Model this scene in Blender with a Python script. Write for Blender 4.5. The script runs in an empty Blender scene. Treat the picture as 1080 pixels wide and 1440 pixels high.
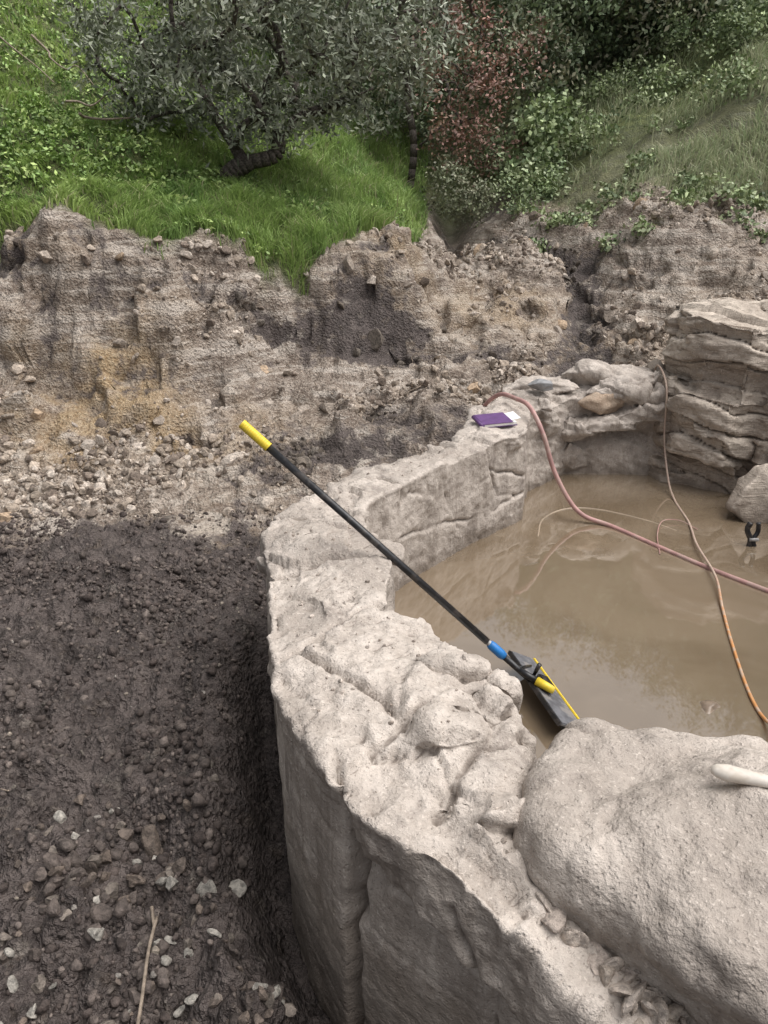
import bpy, math, numpy as np, bmesh
from mathutils import Vector
from mathutils.bvhtree import BVHTree
rng=np.random.default_rng(7)
scene=bpy.context.scene
COL=scene.collection

# ---------------------------------------------------------------- noise
def hsh(ix,iy,iz,s):
    h=(ix*374761393+iy*668265263+iz*1440662683+s*974634777)&0xffffffff
    h=((h^(h>>13))*1274126177)&0xffffffff
    return ((h^(h>>16))&0xffffffff)*(1/4294967295.0)
def vn(x,y,z,s=0):
    ix=np.floor(x).astype(np.int64);iy=np.floor(y).astype(np.int64);iz=np.floor(z).astype(np.int64)
    fx=x-ix;fy=y-iy;fz=z-iz
    fx=fx*fx*(3-2*fx);fy=fy*fy*(3-2*fy);fz=fz*fz*(3-2*fz)
    ax=ix*374761393;ay=iy*668265263;az=iz*1440662683+s*974634777
    def c(a,b,d):
        h=(ax+ay+az+(a*374761393+b*668265263+d*1440662683))&0xffffffff
        h=((h^(h>>13))*1274126177)&0xffffffff
        return ((h^(h>>16))&0xffffffff)*(1/4294967295.0)
    def lay(d):
        a=c(0,0,d);a=a+(c(1,0,d)-a)*fx;b=c(0,1,d);b=b+(c(1,1,d)-b)*fx
        return a+(b-a)*fy
    l0=lay(0);l0=l0+(lay(1)-l0)*fz
    return l0*2-1
def fbm(x,y,z,f,o,s=0,g=.5):
    a=1.;r=0.;t=0.
    for i in range(o):
        r=r+a*vn(x*f+i*7.3,y*f+i*3.1,z*f+i*5.7,s+i); t+=a; a*=g; f*=2.07
    return r/t*1.5
def ridge(x,y,z,f,o,s=0):
    a=1.;r=0.;t=0.
    for i in range(o):
        r=r+a*(1-2*np.abs(vn(x*f+i*7.3,y*f+i*3.1,z*f+i*5.7,s+i))); t+=a; a*=.5; f*=2.1
    return r/t
def cell2(x,y,f,s=0):
    X=x*f;Y=y*f;ix=np.floor(X).astype(np.int64);iy=np.floor(Y).astype(np.int64)
    best=np.full(X.shape,9.);bid=np.zeros(X.shape)
    for a in(-1,0,1):
        for b in(-1,0,1):
            px=ix+a+hsh(ix+a,iy+b,0,s);py=iy+b+hsh(ix+a,iy+b,1,s)
            d=(px-X)**2+(py-Y)**2
            m=d<best; best=np.where(m,d,best); bid=np.where(m,hsh(ix+a,iy+b,2,s),bid)
    return np.sqrt(best),bid
def sstep(a,b,x):
    t=np.clip((x-a)/(b-a),0,1); return t*t*(3-2*t)

# ---------------------------------------------------------------- mesh helper
def mk(name,V,facesets,mat=None,smooth=True,col=None,parent=None):
    me=bpy.data.meshes.new(name)
    V=np.asarray(V,dtype=np.float32).reshape(-1,3)
    me.vertices.add(len(V)); me.vertices.foreach_set("co",V.ravel())
    fs=[np.asarray(f,dtype=np.int32) for f in facesets if len(f)]
    nl=sum(f.size for f in fs); npoly=sum(len(f) for f in fs)
    me.loops.add(nl); me.polygons.add(npoly)
    me.loops.foreach_set("vertex_index",np.concatenate([f.ravel() for f in fs]))
    st=[];o=0
    for f in fs:
        st.append(o+np.arange(len(f))*f.shape[1]); o+=f.size
    me.polygons.foreach_set("loop_start",np.concatenate(st).astype(np.int32))
    me.update(calc_edges=True)
    me.polygons.foreach_set("use_smooth",np.full(len(me.polygons),smooth))
    if col is not None:
        a=me.color_attributes.new(name="Col",type='FLOAT_COLOR',domain='POINT')
        c=np.ones((len(V),4),dtype=np.float32); c[:,:3]=col; a.data.foreach_set("color",c.ravel())
    if mat: me.materials.append(mat)
    ob=bpy.data.objects.new(name,me); COL.objects.link(ob)
    if parent: ob.parent=parent
    return ob

# ---------------------------------------------------------------- materials
class NT:
    def __init__(s,name):
        s.m=bpy.data.materials.new(name); s.m.use_nodes=True; s.t=s.m.node_tree; s.t.nodes.clear()
        s.out=s.n('ShaderNodeOutputMaterial'); s.b=s.n('ShaderNodeBsdfPrincipled')
        s.l(s.b.outputs[0],s.out.inputs[0])
        s.co=s.n('ShaderNodeTexCoord').outputs['Object']
    def n(s,t,**k):
        x=s.t.nodes.new(t)
        for a,b in k.items(): setattr(x,a,b)
        return x
    def l(s,a,b): s.t.links.new(a,b)
    def put(s,v,inp):
        if isinstance(v,bpy.types.NodeSocket): s.l(v,inp)
        else:
            if isinstance(v,(tuple,list)) and len(v)==3 and inp.type=='RGBA': v=(*v,1)
            inp.default_value=v
    def noise(s,sc,det=4,rough=.6,vec=None,dist=0):
        x=s.n('ShaderNodeTexNoise'); s.l(vec or s.co,x.inputs['Vector'])
        x.inputs['Scale'].default_value=sc;x.inputs['Detail'].default_value=det;x.inputs['Roughness'].default_value=rough
        x.inputs['Distortion'].default_value=dist
        return x.outputs[0]
    def mapped(s,scale,rot=(0,0,0)):
        x=s.n('ShaderNodeMapping'); s.l(s.co,x.inputs[0]); x.inputs['Scale'].default_value=scale; x.inputs['Rotation'].default_value=rot; return x.outputs[0]
    def vor(s,sc,feat='F1',vec=None,out='Distance'):
        x=s.n('ShaderNodeTexVoronoi',feature=feat); s.l(vec or s.co,x.inputs['Vector']); x.inputs['Scale'].default_value=sc
        return x.outputs[out]
    def ramp(s,v,a,b,lo=0.,hi=1.):
        x=s.n('ShaderNodeMapRange'); s.l(v,x.inputs[0]); x.inputs[1].default_value=a;x.inputs[2].default_value=b
        x.inputs[3].default_value=lo;x.inputs[4].default_value=hi; x.interpolation_type='SMOOTHSTEP'
        return x.outputs[0]
    def mix(s,f,a,b,mode='MIX'):
        x=s.n('ShaderNodeMix',data_type='RGBA',blend_type=mode)
        s.put(f,x.inputs[0]); s.put(a,x.inputs[6]); s.put(b,x.inputs[7]); return x.outputs[2]
    def math(s,op,a,b=0.):
        x=s.n('ShaderNodeMath',operation=op); s.put(a,x.inputs[0]); s.put(b,x.inputs[1]); return x.outputs[0]
    def attr(s,name='Col'):
        x=s.n('ShaderNodeAttribute',attribute_name=name); return x.outputs['Color']
    def sep(s,c):
        x=s.n('ShaderNodeSeparateColor'); s.l(c,x.inputs[0]); return x.outputs
    def xyz(s,c):
        x=s.n('ShaderNodeSeparateXYZ'); s.l(c,x.inputs[0]); return x.outputs
    def bump(s,h,dist,strg=1.,nrm=None):
        x=s.n('ShaderNodeBump'); s.l(h,x.inputs['Height']); x.inputs['Distance'].default_value=dist; x.inputs['Strength'].default_value=strg
        if nrm: s.l(nrm,x.inputs['Normal'])
        return x.outputs[0]
    def fin(s,col,rough=.8,nrm=None,spec=.3):
        s.put(col,s.b.inputs['Base Color']); s.put(rough,s.b.inputs['Roughness'])
        s.b.inputs['Specular IOR Level'].default_value=spec
        if nrm: s.l(nrm,s.b.inputs['Normal'])
        return s.m

def mat_ground():
    t=NT("soil"); m=t.sep(t.attr())
    n1=t.noise(3,2,.6); n2=t.noise(38,3,.75); n3=t.noise(9,4,.68)
    ns=t.noise(2.0,5,.7,t.mapped((1,1,8),(.30,.22,0)),.5)
    mud=t.mix(t.ramp(n3,.35,.66),(.046,.036,.033),(.130,.105,.095))
    mud=t.mix(t.ramp(n2,.50,.72,0,.6),mud,(.20,.168,.15))
    cla=t.mix(t.ramp(n3,.38,.60),(.215,.168,.133),(.42,.35,.29))
    cla=t.mix(t.ramp(ns,.51,.57,0,.8),cla,(.54,.475,.41))
    cla=t.mix(t.ramp(ns,.47,.40,0,.75),cla,(.165,.123,.095))
    cla=t.mix(t.ramp(n2,.50,.66,0,.55),cla,(.54,.475,.41))
    cla=t.mix(t.ramp(n2,.45,.32,0,.7),cla,(.13,.10,.08))
    och=t.mix(t.ramp(n2,.35,.7),(.30,.20,.105),(.52,.40,.26))
    c=t.mix(t.math('MULTIPLY',m[2],t.ramp(n1,.32,.58)),cla,och)
    f=t.math('ADD',m[0],t.ramp(n3,.3,.7,-.35,.35)); f=t.ramp(f,.28,.85)
    c=t.mix(f,c,mud)  # mud tone, also mixed in for the shade painted into bank hollows
    gr=t.mix(t.ramp(n3,.35,.65),(.06,.08,.026),(.15,.17,.06))
    c=t.mix(m[1],c,gr)
    v=t.vor(55)
    h=t.math('ADD',t.math('MULTIPLY',n2,1.2),t.math('MULTIPLY',v,.5))
    b=t.bump(h,.032,1.)
    r=t.ramp(n2,.3,.7,.45,.9)
    return t.fin(c,r,b,.35)
def mat_rock(name,lo,hi,dark,wl=True,sc=1.,strata=False):
    t=NT(name); n1=t.noise(2.2*sc,3,.6); n2=t.noise(15*sc,5,.72); n3=t.noise(95*sc,2,.7)
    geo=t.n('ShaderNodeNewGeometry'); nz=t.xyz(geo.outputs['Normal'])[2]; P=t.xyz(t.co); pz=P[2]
    c=t.mix(t.ramp(n2,.32,.66),lo,hi)
    c=t.mix(t.ramp(n1,.60,.40,0,.65),c,dark)
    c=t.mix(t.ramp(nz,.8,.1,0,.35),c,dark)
    c=t.mix(t.ramp(n3,.58,.70,0,.45),c,(min(.8,hi[0]*1.25),min(.8,hi[1]*1.25),min(.8,hi[2]*1.25)))
    c=t.mix(t.ramp(n3,.40,.28,0,.6),c,(dark[0]*.5,dark[1]*.5,dark[2]*.5))
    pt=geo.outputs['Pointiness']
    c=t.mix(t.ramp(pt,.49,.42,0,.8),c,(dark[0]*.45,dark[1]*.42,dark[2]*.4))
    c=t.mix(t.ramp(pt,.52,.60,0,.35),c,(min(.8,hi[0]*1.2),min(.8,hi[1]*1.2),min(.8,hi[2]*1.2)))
    h=t.math('ADD',n2,t.math('MULTIPLY',n3,.25))
    if strata:
        ns=t.noise(3.,5,.75,t.mapped((1,1,8),(.18,-.22,0)),.6)
        c=t.mix(t.ramp(ns,.46,.37,0,.65),c,(dark[0]*.5,dark[1]*.45,dark[2]*.4))
        h=t.math('ADD',h,t.math('MULTIPLY',ns,1.4))
    else:
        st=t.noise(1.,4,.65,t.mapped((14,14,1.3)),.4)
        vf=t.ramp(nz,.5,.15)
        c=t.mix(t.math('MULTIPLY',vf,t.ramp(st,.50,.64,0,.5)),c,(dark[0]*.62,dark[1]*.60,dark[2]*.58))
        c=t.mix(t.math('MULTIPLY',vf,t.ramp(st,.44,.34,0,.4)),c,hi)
        gs=t.noise(5.5,5,.7,dist=.8)
        c=t.mix(t.ramp(gs,.54,.66,0,.5),c,(dark[0]*.72,dark[1]*.72,dark[2]*.74))
        pit=t.ramp(t.vor(65*sc),.10,.28,0,.14); h=t.math('ADD',h,pit)
    if wl:
        w=t.ramp(t.math('ADD',pz,t.ramp(n2,.3,.7,-.04,.04)),.27,.16,0,.6)
        c=t.mix(w,c,(.18,.145,.115))
    return t.fin(c,t.ramp(n2,.3,.7,.7,.95),t.bump(h,.020,.75),.25)
def mat_leaf(name,tr=.25,rough=.55):
    t=NT(name); c=t.attr(); t.fin(c,rough,None,.4)
    if tr>0:
        tb=t.n('ShaderNodeBsdfTranslucent'); t.l(c,tb.inputs[0])
        mx=t.n('ShaderNodeMixShader'); mx.inputs[0].default_value=tr
        t.l(t.b.outputs[0],mx.inputs[1]); t.l(tb.outputs[0],mx.inputs[2]); t.l(mx.outputs[0],t.out.inputs[0])
    return t.m
def mat_plain(name,col,rough=.5,var=.25,sc=40,spec=.5,dirt=0.,dirtcol=(.25,.2,.16)):
    t=NT(name); n=t.noise(sc,3,.6)
    c=t.mix(t.ramp(n,.3,.7),tuple(x*(1-var) for x in col),tuple(min(1,x*(1+var)) for x in col))
    if dirt>0: c=t.mix(t.ramp(t.noise(sc*.5,3,.7),.5,.62,0,dirt),c,dirtcol)
    return t.fin(c,rough,t.bump(n,.002,.4),spec)
def mat_water():
    t=NT("muddy_water")
    n1=t.noise(1.1,4,.6,dist=1.); n2=t.noise(6,5,.65,dist=.6)
    c=t.mix(t.ramp(n1,.35,.65),(.18,.134,.088),(.235,.18,.123))
    c=t.mix(t.ramp(n2,.58,.72,0,.25),c,(.29,.23,.165))
    h=t.noise(3.5,3,.5)
    m=t.fin(c,.03,t.bump(h,.010,.22),.8)
    t.b.inputs['IOR'].default_value=1.6
    t.b.inputs['Coat Weight'].default_value=1.; t.b.inputs['Coat Roughness'].default_value=.02; t.b.inputs['Coat IOR'].default_value=1.8
    return m

M_ground=mat_ground()
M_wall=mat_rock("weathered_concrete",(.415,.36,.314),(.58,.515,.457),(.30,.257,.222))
M_strata=mat_rock("layered_stone",(.42,.36,.30),(.60,.52,.44),(.28,.23,.19),True,1.,True)
M_leaf=mat_leaf("leaf",.0); M_grass=mat_leaf("grass_blade",.35,.6)
M_bark=mat_plain("bark",(.10,.085,.073),.9,.5,60,.2)

# ---------------------------------------------------------------- terrain
XS=np.array([-40,-14,-8,-5,-3,-1.75,-.66,0,.5,1,1.8,3.4,5,8,14,40.])
YS=np.array([-20,0,3.5,4.1,4.6,5.0,5.5,5.9,6.3,7.2,8,9.5,11,14,18,25,40,90.])
Z=[[6,6,6,6,6.2,6.5,7,7.4,7.8,8.2,8.6,9.4,10,11,12,14,18,26],
[1,1,1.2,1.4,1.8,2.3,3.4,3.9,4.3,5,5.6,6.5,7.4,9,11,13,16,22],
[.1,.1,.2,.3,.5,1,2,2.5,3,3.6,4.1,5.0,5.8,7.3,9,11,14,20],
[0,0,.05,.1,.2,.4,.8,1.60,2.05,2.6,3.0,3.75,4.4,5.7,7.2,9,12,17],
[0,0,0,.03,.12,.28,.55,1.25,1.67,2.08,2.4,3.0,3.6,4.8,6.3,8.2,11,16],
[0,0,0,.02,.1,.22,.55,1.38,1.54,1.90,2.2,2.65,3.1,4.1,5.4,7.3,10,15],
[0,0,0,.02,.1,.22,.38,.62,1.37,1.60,1.85,2.25,2.6,3.4,4.5,6.5,9.5,14],
[0,0,0,.02,.15,.25,.33,.44,.58,1.38,1.55,1.88,2.15,2.8,3.9,6,9,14],
[0,0,0,.02,.2,.3,.35,.42,.52,.98,1.38,1.50,1.75,2.4,3.4,5.5,8.5,13],
[0,0,0,.02,.2,.3,.34,.42,.55,.88,1.12,1.33,1.55,2.2,3.1,5,8,13],
[0,0,0,.02,.2,.3,.34,.42,.54,.82,1.10,1.60,2.0,2.6,3.5,5.5,8.5,13],
[.2,.2,.2,.2,.3,.4,.50,.65,.86,1.36,1.72,2.3,2.8,3.8,5.1,6.9,9.8,14],
[.5,.5,.5,.5,.6,.8,1.0,1.15,1.35,1.85,2.3,3.0,3.6,4.8,6.3,8.3,11,15],
[1.5,1.5,1.5,1.6,1.7,1.9,2.2,2.5,2.8,3.3,3.8,4.6,5.3,6.6,8.2,10,13,18],
[3,3,3,3.1,3.2,3.5,3.9,4.2,4.5,5,5.4,6.3,7.2,8.8,10.4,12.5,15,20],
[7,7,7,7,7,7.2,7.5,8,8.2,8.6,9,9.8,10.5,12,13,15,18,26]]
Z=np.array(Z,float)
k6=9; newc=Z[:,8]*.55+Z[:,9]*.45; newc[7]=1.22; newc[8]=.64; newc[6]=1.47
Z=np.insert(Z,k6,newc,axis=1); YS=np.insert(YS,k6,6.65)
def base(x,y):
    i=np.clip(np.searchsorted(XS,x)-1,0,len(XS)-2); j=np.clip(np.searchsorted(YS,y)-1,0,len(YS)-2)
    fx=np.clip((x-XS[i])/(XS[i+1]-XS[i]),0,1); fy=np.clip((y-YS[j])/(YS[j+1]-YS[j]),0,1)
    fx=fx*fx*(3-2*fx)
    return (Z[i,j]*(1-fx)+Z[i+1,j]*fx)*(1-fy)+(Z[i,j+1]*(1-fx)+Z[i+1,j+1]*fx)*fy
def gedge(x,y):
    z0=x*0
    w=.11*fbm(x,y,z0,1.3,3,50)+.06*fbm(x,y,z0,8,2,57)
    e=np.interp(x,[-14,-8,-5,-3,-1.75,-.66,0,.3,.5,.7],[5.2,5.5,6.05,6.25,5.98,6.38,7.2,8.1,9.6,14])
    left=sstep(-.05,.12,y-e+w)*(x<.8)
    e2=np.interp(x,[1.2,1.7,2.2,3.4,5,8],[13,10.3,9.0,7.7,7.0,5.5])
    right=sstep(-.1,.6,y-e2+w*2.)*(x>1.0)
    return left,right
def seg_d(x,y,pts):
    d=np.full(x.shape,99.)
    for (ax,ay),(bx,by) in zip(pts[:-1],pts[1:]):
        t=np.clip(((x-ax)*(bx-ax)+(y-ay)*(by-ay))/((bx-ax)**2+(by-ay)**2),0,1)
        d=np.minimum(d,np.hypot(x-ax-t*(bx-ax),y-ay-t*(by-ay)))
    return d
SEC=[((.56,.72),(.95,1.25),.40,.50),((.38,.86),(.62,1.40),.46,.54),((.25,.97),(.36,1.42),.54,.58),((.13,1.07),(.33,1.50),.60,.64),
((-.01,1.17),(.29,1.62),.62,.62),((-.104,1.27),(.19,1.77),.63,.63),((-.20,1.45),(.10,1.925),.64,.64),((-.27,1.62),(.01,1.98),.64,.66),
((-.315,1.85),(.0,2.1),.64,.65),((-.345,2.05),(.03,2.28),.64,.67),((-.40,2.3),(-.03,2.5),.64,.66),((-.44,2.55),(-.08,2.65),.64,.64),((-.40,2.83),(-.07,2.86),.62,.63),
((-.22,3.18),(.06,3.03),.62,.64),((.06,3.40),(.22,3.24),.62,.65),((.30,3.66),(.42,3.48),.64,.66),((.46,4.0),(.62,3.72),.65,.66),
((.52,4.3),(.755,3.86),.65,.66),((.72,4.68),(.84,4.3),.68,.64),((1.15,4.98),(1.15,4.62),.70,.64),((1.8,5.1),(1.77,4.62),.73,.66),
((2.5,5.1),(2.1,4.5),.7,.6),((2.75,4.5),(2.3,4.1),.6,.5),((2.6,3.6),(2.2,3.5),.5,.5),((2.4,2.8),(2.0,2.8),.6,.6),((2.1,2.0),(1.75,2.15),.6,.6),
((1.9,1.3),(1.45,1.6),.6,.6),((1.5,.55),(1.2,1.35),.5,.5),((.9,.45),(1.08,1.28),.4,.5)]
W=[((o[0]*.5+i[0]*.5),(o[1]*.5+i[1]*.5)) for o,i,_,_ in SEC]
OUTER=[s_[0] for s_ in SEC[:13]]
def inpoly(x,y,P):
    r=np.zeros(x.shape,bool);n=len(P)
    for a in range(n):
        x1,y1=P[a];x2,y2=P[(a+1)%n]
        if y1==y2: continue
        c=((y1>y)!=(y2>y))&(x<(x2-x1)*(y-y1)/(y2-y1)+x1); r^=c
    return r
CH=[(.95,9.8),(2.0,8.2),(1.85,7.),(1.5,6.1),(1.3,5.6)]
CH2=[(.95,12),(.85,10.3),(.72,9.2),(.62,8.3)]
def terrain(x,y,full=False):
    x=np.asarray(x,float);y=np.asarray(y,float);o=np.zeros_like(x)
    fade=1-sstep(9,11,y)
    bank=sstep(4.2,5.1,y)*fade; bank2=sstep(3.85,4.4,y)*fade
    n_a=fbm(x,y,o,1.3,3,11)
    wx=.30*fbm(x,y,o,1.1,3,1)*bank; wy=(.36*n_a+.085*fbm(x,y,o,4.5,3,21))*bank
    z=base(x+wx,y+wy)
    gl,gr=gedge(x,y); g=np.clip(gl+gr,0,1)
    ex=bank*(1-g); ex2=bank2*(1-g)
    ch=seg_d(x+.12*fbm(x,y,o,2,2,7),y,CH);ch2=seg_d(x,y,CH2)
    z=z-.22*np.exp(-(ch/.24)**2)-.28*np.exp(-(ch2/.22)**2)
    z=z+ex*(.075*ridge(x+.25*y,y*.45,o,1.3,3,31)+.035*fbm(x,y,o,4.2,3,35))+ex2*(.02*fbm(x,y,o,4.5,2,36)+.022*fbm(x,y,o,15,2,38))
    q=z+.20*x-.05*y+.08*fbm(x,y,o,1.7,2,37); st=.20; r=q/st;fl=np.floor(r);fr=r-fl
    z=z+ex*.72*(st*(fl+sstep(.38,.98,fr))-q+.06)
    f,i=cell2(x+.05*vn(x*9,y*9,o,3),y+.05*vn(x*9,y*9,o,4),6.,5)
    z=z+ex2*(.05*i*np.sqrt(np.clip(1-(f/.75)**2,0,1)))
    z=z+.12*np.exp(-((y-5.35)/.3)**2)*sstep(-.9,-.2,x)*(1-sstep(1.1,1.6,x))*(.6+.8*fbm(x,y,o,2.5,3,9))
    z=z-.40*np.exp(-(((x-.36)/.17)**2+((y-6.95)/.14)**2))
    mud=(1-sstep(3.70,4.35,y+.25*vn(x*2,y*2,o,99)+.16*vn(x*7,y*7,o,98)))
    f1,i1=cell2(x+.02*vn(x*20,y*20,o,6),y+.02*vn(x*20,y*20,o,7),11,8)
    f2,i2=cell2(x+.01*vn(x*40,y*40,o,6),y,28,9)
    cl=.048*(i1**2)*np.sqrt(np.clip(1-(f1/.7)**2,0,1))+.024*(i2)*np.sqrt(np.clip(1-(f2/.7)**2,0,1))
    z=z+cl*(mud+.7*ex2)*(1-g)
    z=z+mud*(.05*fbm(x,y,o,1.5,3,61)+.040*fbm(x,y,o,6,3,65)+.018*fbm(x,y,o,26,2,68))
    near=(x>-2)&(x<1.2)&(y<4)&(y>-1);dw=np.full(x.shape,9.);dw[near]=seg_d(x[near],y[near],OUTER)
    tf=1-sstep(2.4,3.1,y)
    z=z-.22*np.exp(-((dw-.03)/.085)**2)*tf+.07*np.exp(-((dw-.24)/.07)**2)*tf
    z=z+g*(.06*fbm(x,y,o,2,2,71)+.03*fbm(x,y,o,6,2,73))
    z=z+sstep(12,20,y)*.5*fbm(x,y,o,.25,2,75)
    bb=(x>-.4)&(x<2.7)&(y>.5)&(y<5.1)
    ins=np.zeros(x.shape,bool); ins[bb]=inpoly(x[bb],y[bb],W); z=np.where(ins,-.2+.02*z,z)
    if not full: return z
    nn=fbm(x,y,z,1.1,4,81)
    xm=x+.30*fbm(x,y,z,1.6,3,83);ym=y+.28*fbm(x,y,z,1.6,3,87)
    dark=mud*1.05
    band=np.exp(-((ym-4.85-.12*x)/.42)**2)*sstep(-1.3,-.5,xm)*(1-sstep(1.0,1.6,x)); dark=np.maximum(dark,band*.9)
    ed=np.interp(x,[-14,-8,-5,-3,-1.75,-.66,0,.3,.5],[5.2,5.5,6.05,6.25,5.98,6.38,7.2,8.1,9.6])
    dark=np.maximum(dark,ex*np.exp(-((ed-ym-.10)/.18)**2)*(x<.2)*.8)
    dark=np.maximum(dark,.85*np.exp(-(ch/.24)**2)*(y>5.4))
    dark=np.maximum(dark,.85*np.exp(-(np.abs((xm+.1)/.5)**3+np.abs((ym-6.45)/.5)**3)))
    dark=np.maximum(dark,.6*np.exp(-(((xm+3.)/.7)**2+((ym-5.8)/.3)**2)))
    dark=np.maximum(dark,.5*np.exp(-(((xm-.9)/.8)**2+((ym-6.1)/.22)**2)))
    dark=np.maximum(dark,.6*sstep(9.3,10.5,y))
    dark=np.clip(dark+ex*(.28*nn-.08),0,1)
    och=np.clip(.95*np.exp(-(((xm+1.9)/1.1)**2+((ym-5.2)/.38)**2))+.7*np.exp(-(((xm-.9)/.7)**2+((ym-7.2)/.6)**2))+.3*nn,0,1)
    gs=np.clip(gl+gr*.75+sstep(10,13,y),0,1)
    return z,np.stack([dark,gs,och],-1),ex2

NC=960
rows=[-3.5]
while rows[-1]<88:
    y=rows[-1]; rows.append(y+(.05 if y<.8 else .0056*(y+.9)))
rows=np.array(rows); s=np.linspace(-1,1,NC); tn=.80*s+1.4*s**5
Yg,Tg=np.meshgrid(rows,tn,indexing='ij'); Xg=Tg*(Yg+4.0)
x=Xg.ravel();y=Yg.ravel()
z,mask,ex=terrain(x,y,True)
R=len(rows)
def blur(a,k):
    for ax in(0,1):
        p=np.pad(a,[(k+1,k) if i==ax else (0,0) for i in(0,1)],mode='edge');c=np.cumsum(p,axis=ax)
        a=(np.take(c,range(2*k+1,c.shape[ax]),axis=ax)-np.take(c,range(0,c.shape[ax]-2*k-1),axis=ax))/(2*k+1)
    return a
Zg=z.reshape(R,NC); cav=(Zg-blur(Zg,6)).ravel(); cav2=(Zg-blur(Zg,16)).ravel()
mask[:,0]=np.clip(mask[:,0]+ex*np.clip(-cav*4-cav2*1.2,-.4,.32),0,1)  # hollows darkened, bumps lightened: shade of the relief put into the soil colour
exd=ex*sstep(4.4,5.,y)
dy=-exd*(.08*ridge(x*1.,z*.4,z*1.7,1.8,2,501)+.035*fbm(x,y,z*2,6,2,505)); dx=exd*.06*fbm(x,y,z*2,3.,2,509)
xt=x+dx;yt=y+dy
idx=np.arange(R*NC).reshape(R,NC)
F=np.stack([idx[:-1,:-1],idx[:-1,1:],idx[1:,1:],idx[1:,:-1]],-1).reshape(-1,4)
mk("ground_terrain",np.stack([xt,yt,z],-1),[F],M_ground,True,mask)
bankv=np.where((ex>.5)&(y>4.0)&(np.abs(x)<5.5)&~((x>-.4)&(x<3)&(y<5.2)))[0]

# ---------------------------------------------------------------- blobs with remesh
def remeshed(V,F,v1,sm,v2,fs=2):
    me=bpy.data.meshes.new("t"); me.from_pydata([tuple(v) for v in V],[],[tuple(f) for f in F])
    ob=bpy.data.objects.new("t",me); COL.objects.link(ob)
    def rm(v):
        m=ob.modifiers.new("r",'REMESH'); m.mode='VOXEL'; m.voxel_size=v
    rm(v1)
    if sm: m=ob.modifiers.new("s",'SMOOTH'); m.factor=.5; m.iterations=sm
    if v2: rm(v2)
    m=ob.modifiers.new("s",'SMOOTH'); m.factor=.5; m.iterations=fs
    dg=bpy.context.evaluated_depsgraph_get(); me2=bpy.data.meshes.new_from_object(ob.evaluated_get(dg))
    bpy.data.objects.remove(ob)
    n=len(me2.vertices); co=np.empty(n*3,np.float32); me2.vertices.foreach_get('co',co)
    no=np.empty(n*3,np.float32); me2.vertices.foreach_get('normal',no)
    return me2,co.reshape(-1,3).astype(float),no.reshape(-1,3).astype(float)
def finish(me,co,name,mat):
    me.name=name; me.vertices.foreach_set('co',co.astype(np.float32).ravel()); me.materials.clear(); me.materials.append(mat)
    me.polygons.foreach_set("use_smooth",np.full(len(me.polygons),True)); me.update()
    ob=bpy.data.objects.new(name,me); COL.objects.link(ob); return ob
def prism(poly,z0,z1,top_scale=1.,tilt=(0,0)):
    n=len(poly); c=np.mean(poly,0); V=[];F=[]
    for p in poly: V.append((p[0],p[1],z0+tilt[0]*(p[0]-c[0])+tilt[1]*(p[1]-c[1])))
    for p in poly:
        q=c+(np.array(p)-c)*top_scale; V.append((q[0],q[1],z1+tilt[0]*(q[0]-c[0])+tilt[1]*(q[1]-c[1])))
    F.append(tuple(range(n))[::-1]); F.append(tuple(range(n,2*n)))
    for i in range(n): j=(i+1)%n; F.append((i,j,n+j,n+i))
    return V,F
def ico(sub):
    bm=bmesh.new(); bmesh.ops.create_icosphere(bm,subdivisions=sub,radius=1)
    V=np.array([v.co[:] for v in bm.verts]); F=np.array([[v.index for v in f.verts] for f in bm.faces]); bm.free(); return V,F
def addpart(V,F,V2,F2):
    o=len(V); V.extend([tuple(v) for v in V2]); F.extend([tuple(int(i)+o for i in f) for f in F2])
def d3(co,pts,sc=(1,1,1)):
    d=np.full(len(co),99.);sc=np.array(sc);co=co*sc
    for a,b in zip(pts[:-1],pts[1:]):
        a=np.array(a)*sc;b=np.array(b)*sc;t=np.clip(((co-a)@(b-a))/((b-a)@(b-a)),0,1)
        d=np.minimum(d,np.linalg.norm(co-a-t[:,None]*(b-a),axis=1))
    return d
def rock_tmpl(sub,k,flat=1.,seed=0,nz=.06):
    r=np.random.default_rng(seed); V,F=ico(sub); V=V.copy()
    for _ in range(k):
        nrm=r.normal(size=3); nrm/=np.linalg.norm(nrm); dd=r.uniform(.45,.85)
        V-=np.maximum(0,V@nrm-dd)[:,None]*nrm
    V+=nz*np.stack([vn(*(V*2.2).T,s=seed+i) for i in range(3)],-1)
    return V*np.array([1,r.uniform(.65,1),flat*r.uniform(.5,.85)]),F

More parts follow.
